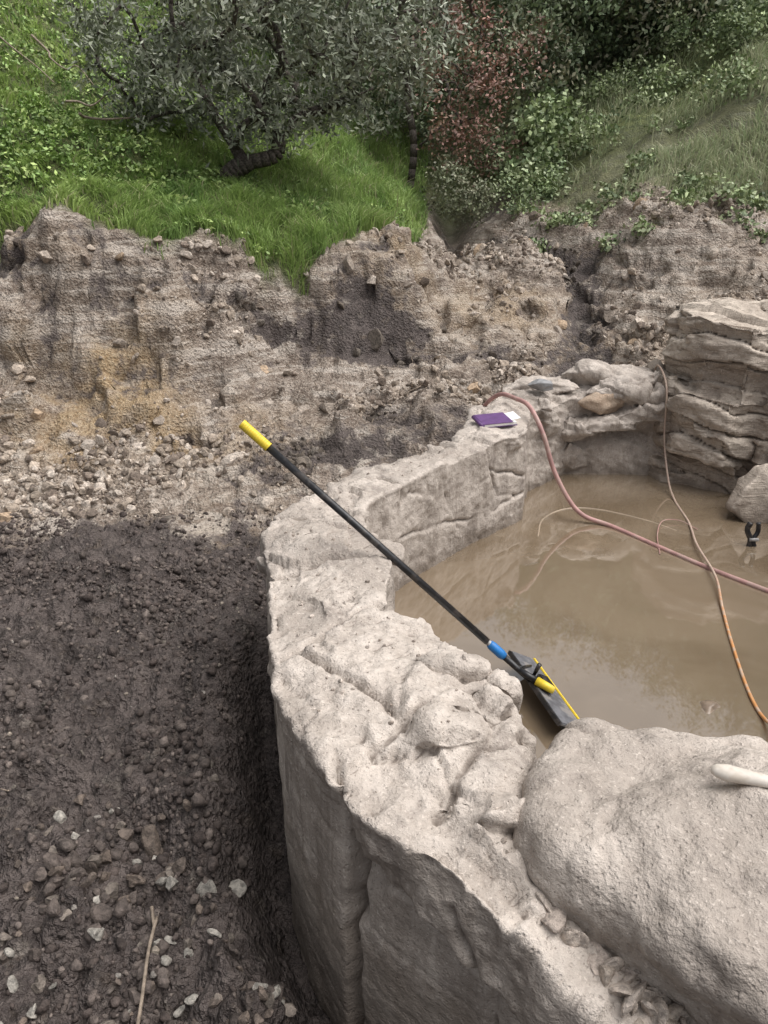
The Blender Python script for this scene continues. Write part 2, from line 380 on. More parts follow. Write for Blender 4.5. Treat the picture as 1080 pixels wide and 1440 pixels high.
V=[];F=[]
for o,i,zo,zi in SEC:
    m=((o[0]+i[0])/2,(o[1]+i[1])/2)
    V+= [(o[0],o[1],-.3),(o[0],o[1],zo-.012),(m[0],m[1],(zo+zi)/2+.01),(i[0],i[1],zi-.012),(i[0],i[1],-.3)]
n=len(SEC)
for a in range(n):
    b=(a+1)%n
    for k in range(5):
        l=(k+1)%5; F.append((a*5+k,b*5+k,b*5+l,a*5+l))
IV,IF=ico(2)
r_=np.random.default_rng(12)
for (cx,cy,cz,rx,ry,rz) in [(.27,1.52,.60,.08,.10,.10),(.19,1.67,.6,.09,.07,.09),(.04,1.88,.61,.09,.08,.06),(.12,1.42,.585,.13,.10,.08),
    (-.2,2.0,.61,.12,.16,.05),(-.28,2.45,.61,.14,.12,.05),(.0,2.4,.62,.08,.1,.05),(-.3,2.75,.6,.12,.12,.05),(.62,3.85,.61,.12,.13,.06),(.35,3.58,.62,.14,.1,.05),
    (.62,4.2,.63,.12,.12,.06),(1.0,4.72,.68,.24,.14,.08),(1.45,4.8,.72,.3,.16,.07),(1.3,4.58,.45,.28,.08,.08),(.95,4.48,.55,.1,.14,.14),
    (.2,1.2,.52,.14,.1,.1),(.30,1.62,.55,.05,.06,.08),(1.55,4.62,.5,.26,.07,.1),(1.15,4.66,.25,.3,.08,.12),(1.45,4.66,.66,.2,.08,.1),
    (-.38,2.42,.55,.07,.1,.06),(.28,1.1,.45,.1,.07,.08),(.33,1.47,.5,.05,.07,.12)]:
    tv,tf=rock_tmpl(2,8,1.4,int(r_.integers(1000)),.03)
    addpart(V,F,tv*np.array([rx,ry,rz])*1.15+np.array([cx,cy,cz]),tf)
me,co,no=remeshed(V,F,.0075,0,None,2)
X,Y,ZZ=co.T; nz=no[:,2]
topm=sstep(.35,.8,nz); far=sstep(4.,4.5,Y)
d=.026*fbm(X,Y,ZZ,2.6,3,101)+.010*fbm(X,Y,ZZ,9,3,105)
wX=X+.07*fbm(X,Y,ZZ,5,3,1);wY=Y+.07*fbm(X,Y,ZZ,5,3,4)
f_,i_=cell2(wX,wY,4.2,33);f2_,i2_=cell2(wX,wY,11,34)
d+= topm*(.034*(i_-.5)+.012*(i2_-.5)+.010*ridge(X,Y,ZZ,5,3,111)+.007*fbm(X,Y,ZZ,24,2,115))
d+= .004*fbm(X,Y,ZZ,40,2,118)
cr=np.exp(-(((X-.2)/.17)**2+((Y-1.52)/.2)**2)); d+=cr*topm*(.028*ridge(X,Y,ZZ,7,3,121))
q=ZZ+.35*X-.1*Y+.04*fbm(X,Y,ZZ,4,3,131); kq=np.floor(q*7);fr=q*7-kq
d+= far*(.05*(hsh(kq.astype(np.int64),kq.astype(np.int64)*0,kq.astype(np.int64)*0,7)-.5)*(1-fr**4)+.018*ridge(X*.5,Y*.5,q*2,5,2,140))
low=sstep(.0,.02,(.45-.25*np.clip(X,-.2,.6)-.03*fbm(X,Y,ZZ,6,2,4))-ZZ)*(1-topm)*(Y<2.6)*(X<.9)
lowL=np.where(X<-.09,sstep(0,.02,.54-.02*fbm(X,Y,ZZ,5,2,6)-ZZ)*(1-topm)*(Y<2.6),low)
d=d*(1-.5*lowL)-.022*lowL+.016*lowL*(X<-.09)
d+= (1-lowL)*(1-topm)*(Y<2.2)*(.018*ridge(X,Y,ZZ,7,3,145))
d-= lowL*.004*np.exp(-(((ZZ+.12*X)%.17-.08)/.006)**2)
for pts,w,dep,sc in [([(-.10,1.27,.70),(-.085,1.25,.48),(-.082,1.235,.2),(-.082,1.23,-.2)],.009,.055,(1,.15,1)),
    ([(-.115,1.24,.56),(-.075,1.24,.46),(-.055,1.22,.40)],.028,.045,(1,.3,1)),([(-.085,1.235,.3),(-.08,1.235,.26)],.02,.03,(1,.3,1)),
    ([(-.237,1.745,.66),(-.15,1.85,.67),(-.074,1.97,.67),(.02,1.98,.66)],.012,.04,(1,1,.3)),
    ([(-.32,1.75,.5),(-.30,1.70,.64),(-.237,1.745,.66),(-.1,1.62,.66),(.0,1.52,.66),(.05,1.40,.66)],.011,.035,(1,1,.3)),
    ([(-.42,2.2,.64),(-.2,2.28,.67),(.03,2.33,.66)],.012,.04,(1,1,.3)),([(-.45,2.75,.6),(-.25,2.7,.66),(-.1,2.6,.66)],.012,.035,(1,1,.3)),
    ([(-.03,1.36,.65),(.12,1.5,.66),(.2,1.62,.66)],.011,.035,(1,1,.3)),([(.1,1.2,.62),(.2,1.35,.62),(.33,1.42,.6)],.013,.035,(1,1,.3)),
    ([(-.15,3.1,.66),(.0,3.12,.66),(.08,3.05,.6)],.011,.03,(1,1,.3)),([(.25,3.6,.66),(.36,3.5,.66)],.011,.03,(1,1,.3)),
    ([(.10,3.1,.6),(.3,3.4,.45),(.55,3.65,.5),(.75,3.85,.4)],.009,.028,(1,.5,1)),([(.25,3.3,.6),(.35,3.42,.3),(.5,3.58,.15)],.008,.026,(1,.5,1)),([(.5,3.6,.64),(.6,3.68,.35),(.7,3.8,.3)],.008,.026,(1,.5,1)),
    ([(.06,3.03,.4),(.3,3.32,.36),(.5,3.6,.28),(.75,3.85,.3)],.008,.022,(1,.5,1)),
    ([(.12,1.06,.5),(.2,1.0,.35),(.22,.98,.1)],.01,.02,(1,.3,1)),([(-.08,1.2,.42),(.05,1.1,.40),(.2,1.0,.33),(.35,.88,.30)],.011,.02,(1,.4,1))]:
    sel=np.where(np.linalg.norm(co-np.mean(np.array(pts),0),axis=1)<1.0)[0];cs=co[sel];xs_,ys_,zs_=cs.T
    wob=np.stack([fbm(xs_,ys_,zs_,9,3,150),fbm(xs_,ys_,zs_,9,3,155),fbm(xs_,ys_,zs_,9,3,160)],-1)*.012
    d[sel]-= dep*np.exp(-(d3(cs+wob,pts,sc)/w)**2)*(.75+.4*vn(xs_*6,ys_*6,zs_*6,5))
d-= far*(1-topm)*.07*np.exp(-(((X-1.5)/.3)**2+((ZZ-.33-.08*np.cos((X-1.5)*4))/.045)**2))
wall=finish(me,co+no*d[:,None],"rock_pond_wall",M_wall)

BP=[(.325,1.36),(.42,1.47),(.60,1.49),(.9,1.42),(1.25,1.3),(1.55,1.0),(1.5,.5),(1.2,.38),(.85,.60),(.62,.78),(.50,.90),(.38,.99),(.29,1.08),(.275,1.2)]
V,F=prism(BP,.36,.63,.95,(0,.0))
addpart(V,F,IV*np.array([.50,.34,.15])+np.array([.90,1.02,.60]),IF)
me,co,no=remeshed(V,F,.03,5,.0075)
X,Y,ZZ=co.T
d=.034*fbm(X,Y,ZZ,2.6,3,201)+.014*fbm(X,Y,ZZ,8,3,205)+.005*fbm(X,Y,ZZ,35,2,209)+.015*ridge(X,Y,ZZ,3.2,3,207)
q=ZZ*1.+.4*X+.02*fbm(X,Y,ZZ,6,2,1); d+=sstep(.50,.42,ZZ)*(.035*ridge(X*.6,Y*.6,q*3,7,3,210)-.02)
for pts,w,dep in [([(.62,.8,.6),(.75,1.0,.76),(.98,1.1,.77)],.010,.016),([(.4,1.45,.62),(.55,1.3,.70),(.62,1.15,.72)],.012,.016)]:
    wob=np.stack([fbm(X,Y,ZZ,9,2,150),fbm(X,Y,ZZ,9,2,155),fbm(X,Y,ZZ,9,2,160)],-1)*.03
    d-=dep*np.exp(-(d3(co+wob,pts)/w)**2)
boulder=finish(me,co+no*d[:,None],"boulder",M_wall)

T2=[rock_tmpl(2,9,1,i) for i in range(8)]; T1=[rock_tmpl(1,6,1,i+20) for i in range(8)]; T3=[rock_tmpl(3,12,1,i+40) for i in range(6)]
def rotm(n):
    q=rng.normal(size=(n,4)); q/=np.linalg.norm(q,axis=1)[:,None]; w,x,y,z=q.T
    return np.stack([1-2*(y*y+z*z),2*(x*y-z*w),2*(x*z+y*w),2*(x*y+z*w),1-2*(x*x+z*z),2*(y*z-x*w),2*(x*z-y*w),2*(y*z+x*w),1-2*(x*x+y*y)],-1).reshape(n,3,3)
def scatter(name,P,S,tm,mat,cols,smooth=False):
    P=np.asarray(P);S=np.asarray(S);n=len(P);Rm=rotm(n);k=rng.integers(0,len(tm),n)
    VV=[];FF=[];CC=[];o=0
    for j,(tv,tf) in enumerate(tm):
        sel=np.where(k==j)[0]
        if not len(sel): continue
        v=np.einsum('nij,vj->nvi',Rm[sel],tv)*S[sel][:,None,None]+P[sel][:,None,:]
        f=tf[None]+(np.arange(len(sel))*len(tv))[:,None,None]+o
        VV.append(v.reshape(-1,3));FF.append(f.reshape(-1,3));CC.append(np.repeat(cols[sel],len(tv),0));o+=len(sel)*len(tv)
    return mk(name,np.concatenate(VV),[np.concatenate(FF)],mat,smooth,np.concatenate(CC))
def mat_stone(name):
    t=NT(name); n=t.noise(60,3,.7); c=t.mix(t.ramp(n,.3,.7),(.65,.65,.65),(1.5,1.48,1.45)); c=t.mix(1.,t.attr(),c,'MULTIPLY')
    return t.fin(c,.85,t.bump(n,.010,.8),.25)
M_stone=mat_stone("loose_stone")

# ---- layered outcrop
def slabs(pl,z0,z1,n,seed,jit=.09,tilt=.16):
    r=np.random.default_rng(seed);V=[];F=[];hs=np.sort(r.uniform(.2,1,n)).cumsum();hs=np.concatenate([[0],hs/hs[-1]])
    pl=np.array(pl);c=pl.mean(0)
    for i in range(n):
        a=z0+(z1-z0)*hs[i]-.03;b=z0+(z1-z0)*hs[i+1]+.02
        sc=1.04-.16*hs[i]**2+r.uniform(-.06,.06)
        p=c+(pl-c)*sc+r.uniform(-jit,jit,pl.shape)*.7+r.uniform(-jit,jit,2)*.6
        v,f=prism(p,a,b,r.uniform(.88,1.0),(r.uniform(-tilt,.02),r.uniform(-tilt,tilt)*.6));addpart(V,F,v,f)
    return V,F
V,F=slabs([(1.74,4.85),(1.80,4.50),(2.0,4.32),(2.35,4.34),(2.7,4.45),(3.0,5.),(2.5,5.5),(1.90,5.35)],-.1,1.08,5,3)
v,f=slabs([(2.14,4.35),(2.2,4.12),(2.6,3.95),(3.0,4.2),(2.9,4.6),(2.4,4.6)],.0,.95,5,8); addpart(V,F,v,f)
v,f=slabs([(2.4,4.7),(2.9,4.6),(3.5,5.),(3.3,5.8),(2.6,5.7)],.1,1.04,5,11); addpart(V,F,v,f)
for c_,r3,sd in [((1.98,4.50,.45),(.26,.22,.2),5),((2.15,4.6,.87),(.3,.25,.2),9),((1.95,4.62,.12),(.25,.25,.2),15),((2.35,4.2,.35),(.2,.2,.25),19),((2.5,4.5,.95),(.25,.25,.14),22)]:
    tv,tf=rock_tmpl(2,9,1.4,sd,.05);addpart(V,F,tv*np.array(r3)*1.15+np.array(c_),tf)
me,co,no=remeshed(V,F,.009,0,None,2)
X,Y,ZZ=co.T
q=ZZ+.22*X+.12*Y+.08*fbm(X,Y,ZZ,1.9,3,301)
qq=q*8.+.5*vn(X*2,Y*2,ZZ*2,44);kq=np.floor(qq); fr=qq-kq;ki=kq.astype(np.int64)
blk=np.floor(X*2.6+Y*1.7+hsh(ki,ki*0,ki*0,3)*3+.5*fbm(X,Y,ZZ,3,2,8)).astype(np.int64)
d=.045*fbm(X,Y,ZZ,2.5,3,305)+.085*(hsh(ki,blk,ki*0,5)-.5)*(1-fr**5)-.04*sstep(.88,1.,fr)+.020*ridge(X*.5,Y*.5,q*2.,6,3,310)+.009*fbm(X,Y,ZZ*1.6,16,3,315)
outcrop=finish(me,co+no*d[:,None],"layered_rock_outcrop",M_strata)

def single_rock(name,c,r,seed,mat,rot=0):
    tv,tf=rock_tmpl(4,10,1,seed); tv=tv*np.array(r)
    cr,sr=math.cos(rot),math.sin(rot); tv=tv@np.array([[cr,sr,0],[-sr,cr,0],[0,0,1]])
    P=tv+np.array(c); nrm=tv/np.linalg.norm(tv,axis=1)[:,None]; q_=min(1,min(r)/.1)
    P=P+nrm*(.016*q_*ridge(P[:,0],P[:,1],P[:,2]*2,8,3,seed)+.008*q_*fbm(*P.T,30,3,seed))[:,None]
    return mk(name,P,[tf],mat,True)
single_rock("rock",(2.12,3.92,.26),(.26,.2,.27),61,M_strata,.4)
single_rock("rock",(2.36,4.05,.55),(.2,.22,.16),64,M_strata,1.4)
M_slate=mat_plain("slate",(.26,.26,.265),.6,.2,30)
single_rock("slate_stone",(.96,4.58,.735),(.11,.08,.05),63,M_slate,.3)
M_orange=mat_rock("rusty_stone",(.38,.27,.19),(.50,.40,.31),(.29,.22,.165))
single_rock("rust_coloured_stone",(1.38,4.63,.60),(.20,.09,.16),66,M_orange,.35)
M_dkstone=mat_plain("submerged_stone",(.20,.15,.11),.35,.3,20,.5)
single_rock("submerged_stone",(1.13,2.17,.138),(.07,.055,.035),67,M_dkstone,.2)

# ---------------------------------------------------------------- water
V=[(a,b,.15) for a,b in W]
me=bpy.data.meshes.new("pond_water"); me.from_pydata(V,[],[tuple(range(len(V)))]); me.materials.append(mat_water())
ob=bpy.data.objects.new("pond_water",me); COL.objects.link(ob)

# ---------------------------------------------------------------- tubes
def catmull(P,n):
    P=np.array(P,float);Q=np.vstack([2*P[0]-P[1],P,2*P[-1]-P[-2]]);o=[]
    for i in range(1,len(Q)-2):
        for t in np.linspace(0,1,n,endpoint=False):
            o.append(.5*((2*Q[i])+(-Q[i-1]+Q[i+1])*t+(2*Q[i-1]-5*Q[i]+4*Q[i+1]-Q[i+2])*t*t+(-Q[i-1]+3*Q[i]-3*Q[i+1]+Q[i+2])*t**3))
    o.append(Q[-2]);return np.array(o)
def tube_geo(P,rad,seg=10):
    P=np.array(P,float);rad=np.broadcast_to(rad,len(P)).astype(float);T=np.gradient(P,axis=0);T/=np.linalg.norm(T,axis=1)[:,None]+1e-9
    up=np.array([0.,0,1]) if abs(T[0][2])<.9 else np.array([1.,0,0]);u=np.cross(T[0],up);u/=np.linalg.norm(u);V=[]
    a=np.linspace(0,2*np.pi,seg,endpoint=False)
    for p,t,r in zip(P,T,rad):
        u=u-t*(u@t);u/=np.linalg.norm(u);w=np.cross(t,u)
        V.append(p+r*(np.cos(a)[:,None]*u+np.sin(a)[:,None]*w))
    n=len(P);V=np.concatenate(V);i=np.arange(n-1)[:,None]*seg;j=np.arange(seg)[None];k=(j+1)%seg
    F=np.stack([i+j,i+k,i+seg+k,i+seg+j],-1).reshape(-1,4)
    V=np.vstack([V,P[0],P[-1]]);b=n*seg
    T1_=[(b,(q+1)%seg,q) for q in range(seg)]+[(b+1,(n-1)*seg+q,(n-1)*seg+(q+1)%seg) for q in range(seg)]
    return V,F,np.array(T1_)
def tube(name,P,rad,mat,seg=10,parent=None):
    V,F,T=tube_geo(P,rad,seg);return mk(name,V,[F,T],mat,True,parent=parent)
def box(name,c,s,R,mat,parent=None,bev=.0):
    bm=bmesh.new();bmesh.ops.create_cube(bm,size=1)
    for v in bm.verts: v.co=Vector((v.co.x*s[0],v.co.y*s[1],v.co.z*s[2]))
    if bev: bmesh.ops.bevel(bm,geom=bm.edges[:],offset=bev,segments=2,affect='EDGES')
    for v in bm.verts:
        p=np.array(c)+R@np.array(v.co[:]);v.co=Vector(p)
    me=bpy.data.meshes.new(name);bm.to_mesh(me);bm.free();me.materials.append(mat)
    ob=bpy.data.objects.new(name,me);COL.objects.link(ob)
    if parent: ob.parent=parent
    return ob
def frame(xa,za):
    xa=np.array(xa,float);xa/=np.linalg.norm(xa);za=np.array(za,float);za-=xa*(za@xa);za/=np.linalg.norm(za);return np.stack([xa,np.cross(za,xa),za],1)
def empty(name):
    e=bpy.data.objects.new(name,None);COL.objects.link(e);e.empty_display_size=.1;return e
BV={}
bpy.context.view_layer.update()
def topz(ob,x,y):
    if ob.name not in BV: BV[ob.name]=BVHTree.FromObject(ob,bpy.context.evaluated_depsgraph_get())
    h=BV[ob.name].ray_cast(Vector((x,y,3)),Vector((0,0,-1)));return h[0].z if h[0] else None

# ---- squeegee
M_black=mat_plain("black_pole_paint",(.018,.018,.02),.35,.3,50,.5,.35,(.12,.10,.085))
M_yel=mat_plain("yellow_plastic",(.78,.58,.05),.45,.1,50,.4,.25,(.40,.32,.17))
M_blue=mat_plain("blue_plastic",(.02,.18,.50),.4,.1,50)
M_steel=mat_plain("worn_metal",(.35,.34,.33),.4,.25,80,.5)
M_rub=mat_plain("grey_blade",(.13,.13,.14),.5,.3,30,.5,.6,(.27,.24,.21))
sq=empty("long_handled_squeegee")
H=np.array([.50,2.215,.235]);U=np.array([-.46,2.388,1.094]);D=(U-H);Ln=np.linalg.norm(D);D/=Ln
pt=lambda s:H+D*s
tube("pole",[pt(.20),pt(Ln-.11)],.0125,M_black,16,sq)
sgrip=np.linspace(Ln-.115,Ln,60);tube("grip",[pt(s) for s in sgrip],.0160+.0007*np.sin(np.arange(60)*1.6),M_yel,18,sq)
tube("steel_ferrule",[pt(.15),pt(.215)],.0105,M_steel,16,sq)
tube("blue_collar",[pt(.12),pt(.135),pt(.18),pt(.19)],[.014,.017,.016,.013],M_blue,16,sq)
tube("lower_stem",[pt(-.03),pt(.13)],.011,M_black,16,sq)
a=np.array([.505,2.40,.19]);b=np.array([.605,2.0,.175]);ax=b-a;L=np.linalg.norm(ax);c=(a+b)/2
Rf=frame(ax,(.45,.1,.85));head=c+np.array([.0,0,.02])
box("blade_housing",head,(L,.105,.012),Rf,M_rub,sq,.003)
box("yellow_edge",head+Rf@np.array([0,.057,.003]),(L,.010,.014),Rf,M_yel,sq,.002)
box("black_edge",head+Rf@np.array([0,-.056,-.002]),(L,.008,.016),Rf,M_black,sq,.002)
box("rubber_blade",head+Rf@np.array([0,.0,-.020]),(L,.006,.03),Rf,M_black,sq)
box("clamp_block",head+Rf@np.array([.0,-.015,.020]),(.07,.045,.030),Rf,M_black,sq,.005)
hb=head+Rf@np.array([.05,-.01,.03])
tube("yellow_socket",[hb,hb+(pt(.03)-hb)*.55],[.013,.016],M_yel,14,sq)
tube("socket_stem",[hb+(pt(.03)-hb)*.5,pt(.05)],[.012,.011],M_black,14,sq)
tube("brace",[head+Rf@np.array([-.13,0,.008]),pt(.06)],.005,M_black,8,sq)
tube("wing_knob",[pt(.02)+np.array([.03,0,.0]),pt(.02)+np.array([.045,-.01,.05])],[.006,.008],M_black,10,sq)

# ---- hoses
M_hose=mat_plain("pink_rubber_hose",(.42,.24,.22),.5,.2,14,.4,.5,(.38,.31,.26))
P=[(.52,4.75,.25),(.58,4.5,.58),(.66,4.33,.73),(.74,4.2,.74),(.80,4.08,.72),(.86,3.97,.60),(.92,3.92,.42),(1.0,3.86,.27),(1.08,3.81,.19),(1.217,3.74,.156),(1.39,3.47,.153),(1.544,3.23,.153),(1.706,3.01,.155),(1.92,2.72,.16),(2.2,2.5,.6)]
tube("rubber_hose",catmull(P,14),.0125,M_hose,12)
def mat_cord():
    t=NT("orange_cord");py=t.xyz(t.co)[1];n=t.noise(25,3,.6)
    c=t.mix(t.ramp(py,3.2,2.7),(.42,.31,.25),(.60,.28,.10));c=t.mix(t.ramp(n,.46,.60,0,.85),c,(.48,.38,.30))
    return t.fin(c,.5,None,.4)
M_cord=mat_cord()
P=[(1.85,5.2,.6),(1.745,4.85,.80),(1.72,4.58,.72),(1.725,4.51,.42),(1.71,4.32,.22),(1.69,4.13,.157),(1.65,3.8,.155),(1.57,3.48,.168),(1.516,3.12,.175),(1.44,2.85,.16),(1.363,2.57,.156),(1.285,2.24,.156),(1.265,2.06,.17),(1.24,1.85,.28),(1.25,1.6,.6),(1.4,1.3,.76)]
tube("extension_cord",catmull(P,14),.006,M_cord,10)
tube("thin_cable",catmull([(1.36,3.40,.153),(1.42,3.62,.16),(1.5,3.78,.17),(1.6,3.8,.165),(1.66,3.7,.155)],12),.0025,M_hose,6)
M_mh=mat_plain("mud_coated_hose",(.34,.27,.20),.4,.1,20,.4)
tube("sunken_hose",catmull([(.80,3.62,.146),(.87,3.85,.149),(1.02,4.0,.150),(1.2,4.0,.150),(1.42,3.85,.149),(1.55,3.7,.146)],12),.005,M_mh,8)
cl=empty("spring_clamp")
tube("jaw",catmull([(1.84,3.50,.12),(1.85,3.51,.18),(1.83,3.52,.23),(1.84,3.52,.27)],6),[.014]*19,M_black,8,cl)
tube("handle",catmull([(1.88,3.50,.12),(1.865,3.51,.18),(1.885,3.52,.22),(1.88,3.52,.27)],6),[.012]*19,M_black,8,cl)
tube("pivot",[(1.84,3.50,.185),(1.885,3.50,.185)],.009,M_steel,8,cl)
# ---- notebook
nb=empty("notebook");M_pur=mat_plain("purple_cover",(.12,.055,.17),.45,.15,30);M_pap=mat_plain("paper",(.80,.79,.76),.8,.04,30,.2)
zz=sorted([topz(wall,px,py) or .6 for px in(.53,.59,.65) for py in(3.88,3.94,4.0)]);zt=zz[-2]
c0=np.array([.59,3.92,zt+.008]);Rn=frame((1,.28,.02),(0,-.12,1))
box("pages",c0,(.185,.135,.014),Rn,M_pap,nb,.001)
box("front_cover",c0+Rn@np.array([-.012,0,.0095]),(.17,.143,.003),Rn,M_pur,nb,.001)
box("back_cover",c0+Rn@np.array([0,0,-.0095]),(.195,.143,.003),Rn,M_pur,nb,.001)
box("loose_sheet",c0+Rn@np.array([.095,.005,.013]),(.06,.10,.001),Rn@np.array([[1,0,-.15],[0,1,0],[.15,0,1]]),M_pap,nb)
tube("spine",[c0+Rn@np.array([-.099,-.07,0]),c0+Rn@np.array([-.099,.07,0])],.010,M_pur,10,nb)
# ---- paint brush on boulder
M_hand=mat_plain("painted_wood_handle",(.66,.60,.53),.5,.12,30,.4,.6,(.42,.35,.28));M_bri=mat_plain("bristle",(.25,.2,.15),.9,.3,80)
pb=empty("paint_brush");A=np.array([.625,1.165]);B=np.array([.84,1.08]);sN=np.linspace(0,1,24)
hz=[topz(boulder,*(A+(B-A)*s_)) or .7 for s_ in(0,.25,.5,.75,1)]
z0_,z1_=hz[0]+.01,max(hz[4]+.012,hz[2]+.012);z0_=max(z0_,2*(hz[2]+.008)-z1_)
Pc=[(*(A+(B-A)*s_),z0_+(z1_-z0_)*s_) for s_ in sN]
V,F,T=tube_geo(Pc,np.interp(sN,[0,.03,.12,.3,.6,.9,1],[.007,.014,.019,.016,.011,.018,.021]),16)
cz_=z0_+(z1_-z0_)*.5;V[:,2]=cz_+(V[:,2]-cz_)*.75
mk("handle",V,[F,T],M_hand,True,parent=pb)
dv=(B-A)/np.linalg.norm(B-A);Rb=frame((dv[0],dv[1],0),(0,0,1))
box("ferrule",(B[0]+dv[0]*.025,B[1]+dv[1]*.025,z1_),(.05,.06,.022),Rb,M_steel,pb,.003)
box("bristles",(B[0]+dv[0]*.08,B[1]+dv[1]*.08,z1_),(.06,.058,.018),Rb,M_bri,pb,.004)

# ---------------------------------------------------------------- loose stones & clods
def colr(n,cs,var=.25):
    cs=np.array(cs);c=cs[rng.integers(0,len(cs),n)]*rng.uniform(1-var,1+var,(n,1));return c
n=30000;py=rng.uniform(.8,4.2,n);px=rng.uniform(-4.6,-.2,n)
dwl=seg_d(px,py,OUTER)
k=(dwl>.12)&~inpoly(px,py,[s_[0] for s_ in SEC])&(px>-.62*(py+1.2))&(rng.random(n)<np.clip(.5+1.1*fbm(px,py,px*0,3,3,77),.08,1));px=px[k];py=py[k];S=.005+.008*rng.random(len(px))+.022*rng.random(len(px))**6
tz=terrain(px,py)
scatter("soil_clods",np.stack([px,py,tz+S*.15],-1),S,T1,mat_stone("clod"),colr(len(px),[(.080,.064,.058),(.105,.086,.077),(.064,.051,.046),(.135,.112,.10)]),True)
n=300;px=rng.uniform(-3.5,-.45,n);py=rng.uniform(1.,4.6,n);S=rng.uniform(.006,.014,n)
scatter("pebbles",np.stack([px,py,terrain(px,py)+S*.2],-1),S,T2,M_stone,colr(n,[(.24,.22,.20),(.16,.14,.12),(.28,.24,.2)]))
px=[];py=[];S=[]
for cx,cy,sx,sy,nn_,a_,b_ in [(-.80,1.55,.13,.06,46,.016,.040),(-.50,1.40,.07,.06,14,.010,.022),(-.50,1.16,.16,.06,50,.010,.026),(-.85,1.75,.15,.06,14,.015,.035),(-.40,1.58,.015,.015,1,.038,.045),(-.64,1.72,.015,.015,1,.06,.065),(-.30,1.05,.1,.06,24,.012,.026),(-.25,1.22,.03,.05,14,.012,.026),(-.9,1.35,.1,.08,20,.012,.03)]:
    px+=list(rng.normal(cx,sx,nn_));py+=list(rng.normal(cy,sy,nn_));S+=list(rng.uniform(a_,b_,nn_))
px=np.array(px);py=np.array(py);S=np.array(S)
scatter("loose_stones",np.stack([px,py,terrain(px,py)+S*.25],-1),S,T3,M_stone,colr(len(px),[(.12,.097,.083),(.15,.12,.10),(.11,.09,.08),(.17,.145,.125),(.30,.28,.25)],.2))
cand=rng.choice(bankv,34000);cx_=xt[cand];cy_=yt[cand];cl_=fbm(cx_,cy_,cx_*0,1.8,3,91)+.5*(cy_<5.)
cand=cand[rng.random(len(cand))<np.clip(.12+1.2*cl_,.02,1)];n=len(cand)
S=.008+.045*rng.random(n)**6+.012*rng.random(n)
cc=colr(n,[(.34,.285,.235),(.26,.215,.175),(.42,.365,.315),(.18,.145,.12)],.25)*(1-.6*(mask[cand,0:1]>.5))
scatter("bank_rubble",np.stack([xt[cand],yt[cand],z[cand]+S*.1],-1),S,T2,M_stone,cc)
cand=rng.choice(bankv,170);S=rng.uniform(.04,.12,170)
scatter("bank_stones",np.stack([xt[cand],yt[cand],z[cand]-S*.3],-1),S,T3,M_stone,colr(170,[(.34,.29,.245),(.26,.22,.185),(.38,.33,.285),(.32,.24,.17)],.2)*(1-.55*(mask[cand,0:1]>.5)))
P_=[];S=[]
for _ in range(700):
    i_s=rng.integers(2,20);o_,in_=SEC[i_s][0],SEC[i_s][1];o2,in2=SEC[i_s+1][0],SEC[i_s+1][1];u_=rng.uniform(.1,.9);v_=rng.random()
    pa=np.array(o_)*(1-u_)+np.array(in_)*u_;pb_=np.array(o2)*(1-u_)+np.array(in2)*u_;p=pa*(1-v_)+pb_*v_
    h_=topz(wall,p[0],p[1])
    if h_ is None or h_<.5: continue
    s_=.002+.009*rng.random()**5;P_.append((p[0],p[1],h_+s_*.1));S.append(s_)
scatter("mortar_crumbs",np.array(P_),np.array(S),T1,M_stone,colr(len(P_),[(.42,.37,.33),(.36,.315,.275),(.31,.265,.23)],.15))
P_=[];S=[]
for _ in range(70):
    t_=rng.random();u_=rng.uniform(-.02,.07)
    px_=.32+.34*t_-u_*.55;py_=1.05-.30*t_-u_*.8
    h_=topz(wall,px_,py_)
    if h_ is None or h_<.2: continue
    P_.append((px_,py_,h_-.012));S.append(rng.uniform(.02,.055))
tt=[(v*np.array([1.3,.9,.6]),f) for v,f in T3]
scatter("broken_stones",np.array(P_),np.array(S),tt,M_stone,colr(len(P_),[(.34,.29,.255),(.29,.25,.215),(.38,.33,.29)],.12))
# twigs
M_twig=mat_plain("dry_twig",(.26,.21,.165),.8,.3,60,.2)
TV=[];TF=[];TT=[];o=0
def addtw(P,r,seg=6):
    global o
    V,F,T=tube_geo(P,r,seg);TV.append(V);TF.append(F+o);TT.append(T+o);o+=len(V)
for i in range(16):
    cx,cy=rng.uniform(-2.2,-.5),rng.uniform(1.1,4.2);th=rng.uniform(0,6.28);l=rng.uniform(.03,.10);Q=[]
    for s_ in np.linspace(-1,1,5):
        xx=cx+math.cos(th)*l*s_+rng.normal(0,.008);yy=cy+math.sin(th)*l*s_+rng.normal(0,.008);Q.append((xx,yy,float(terrain(np.array([xx]),np.array([yy]))[0])+.006+abs(rng.normal(0,.006))))
    addtw(catmull(Q,4),np.linspace(.0028,.0012,17))
for _q in [[(-.585,1.43,.05),(-.575,1.32,.06),(-.56,1.2,.04),(-.55,1.12,.04)],[(-.585,1.40,.045),(-.60,1.44,.07)]]:
    addtw(catmull(_q,5),.0045)
cand=rng.choice(bankv,40)
for i in cand:
    p=np.array([xt[i],yt[i]-.02,z[i]+.03]);Q=[p]
    for _ in range(4): p=p+np.array([rng.normal(0,.035),-.012+rng.normal(0,.01),-rng.uniform(.02,.06)]);Q.append(p)
    addtw(catmull(Q,4),np.linspace(.004,.0015,17))
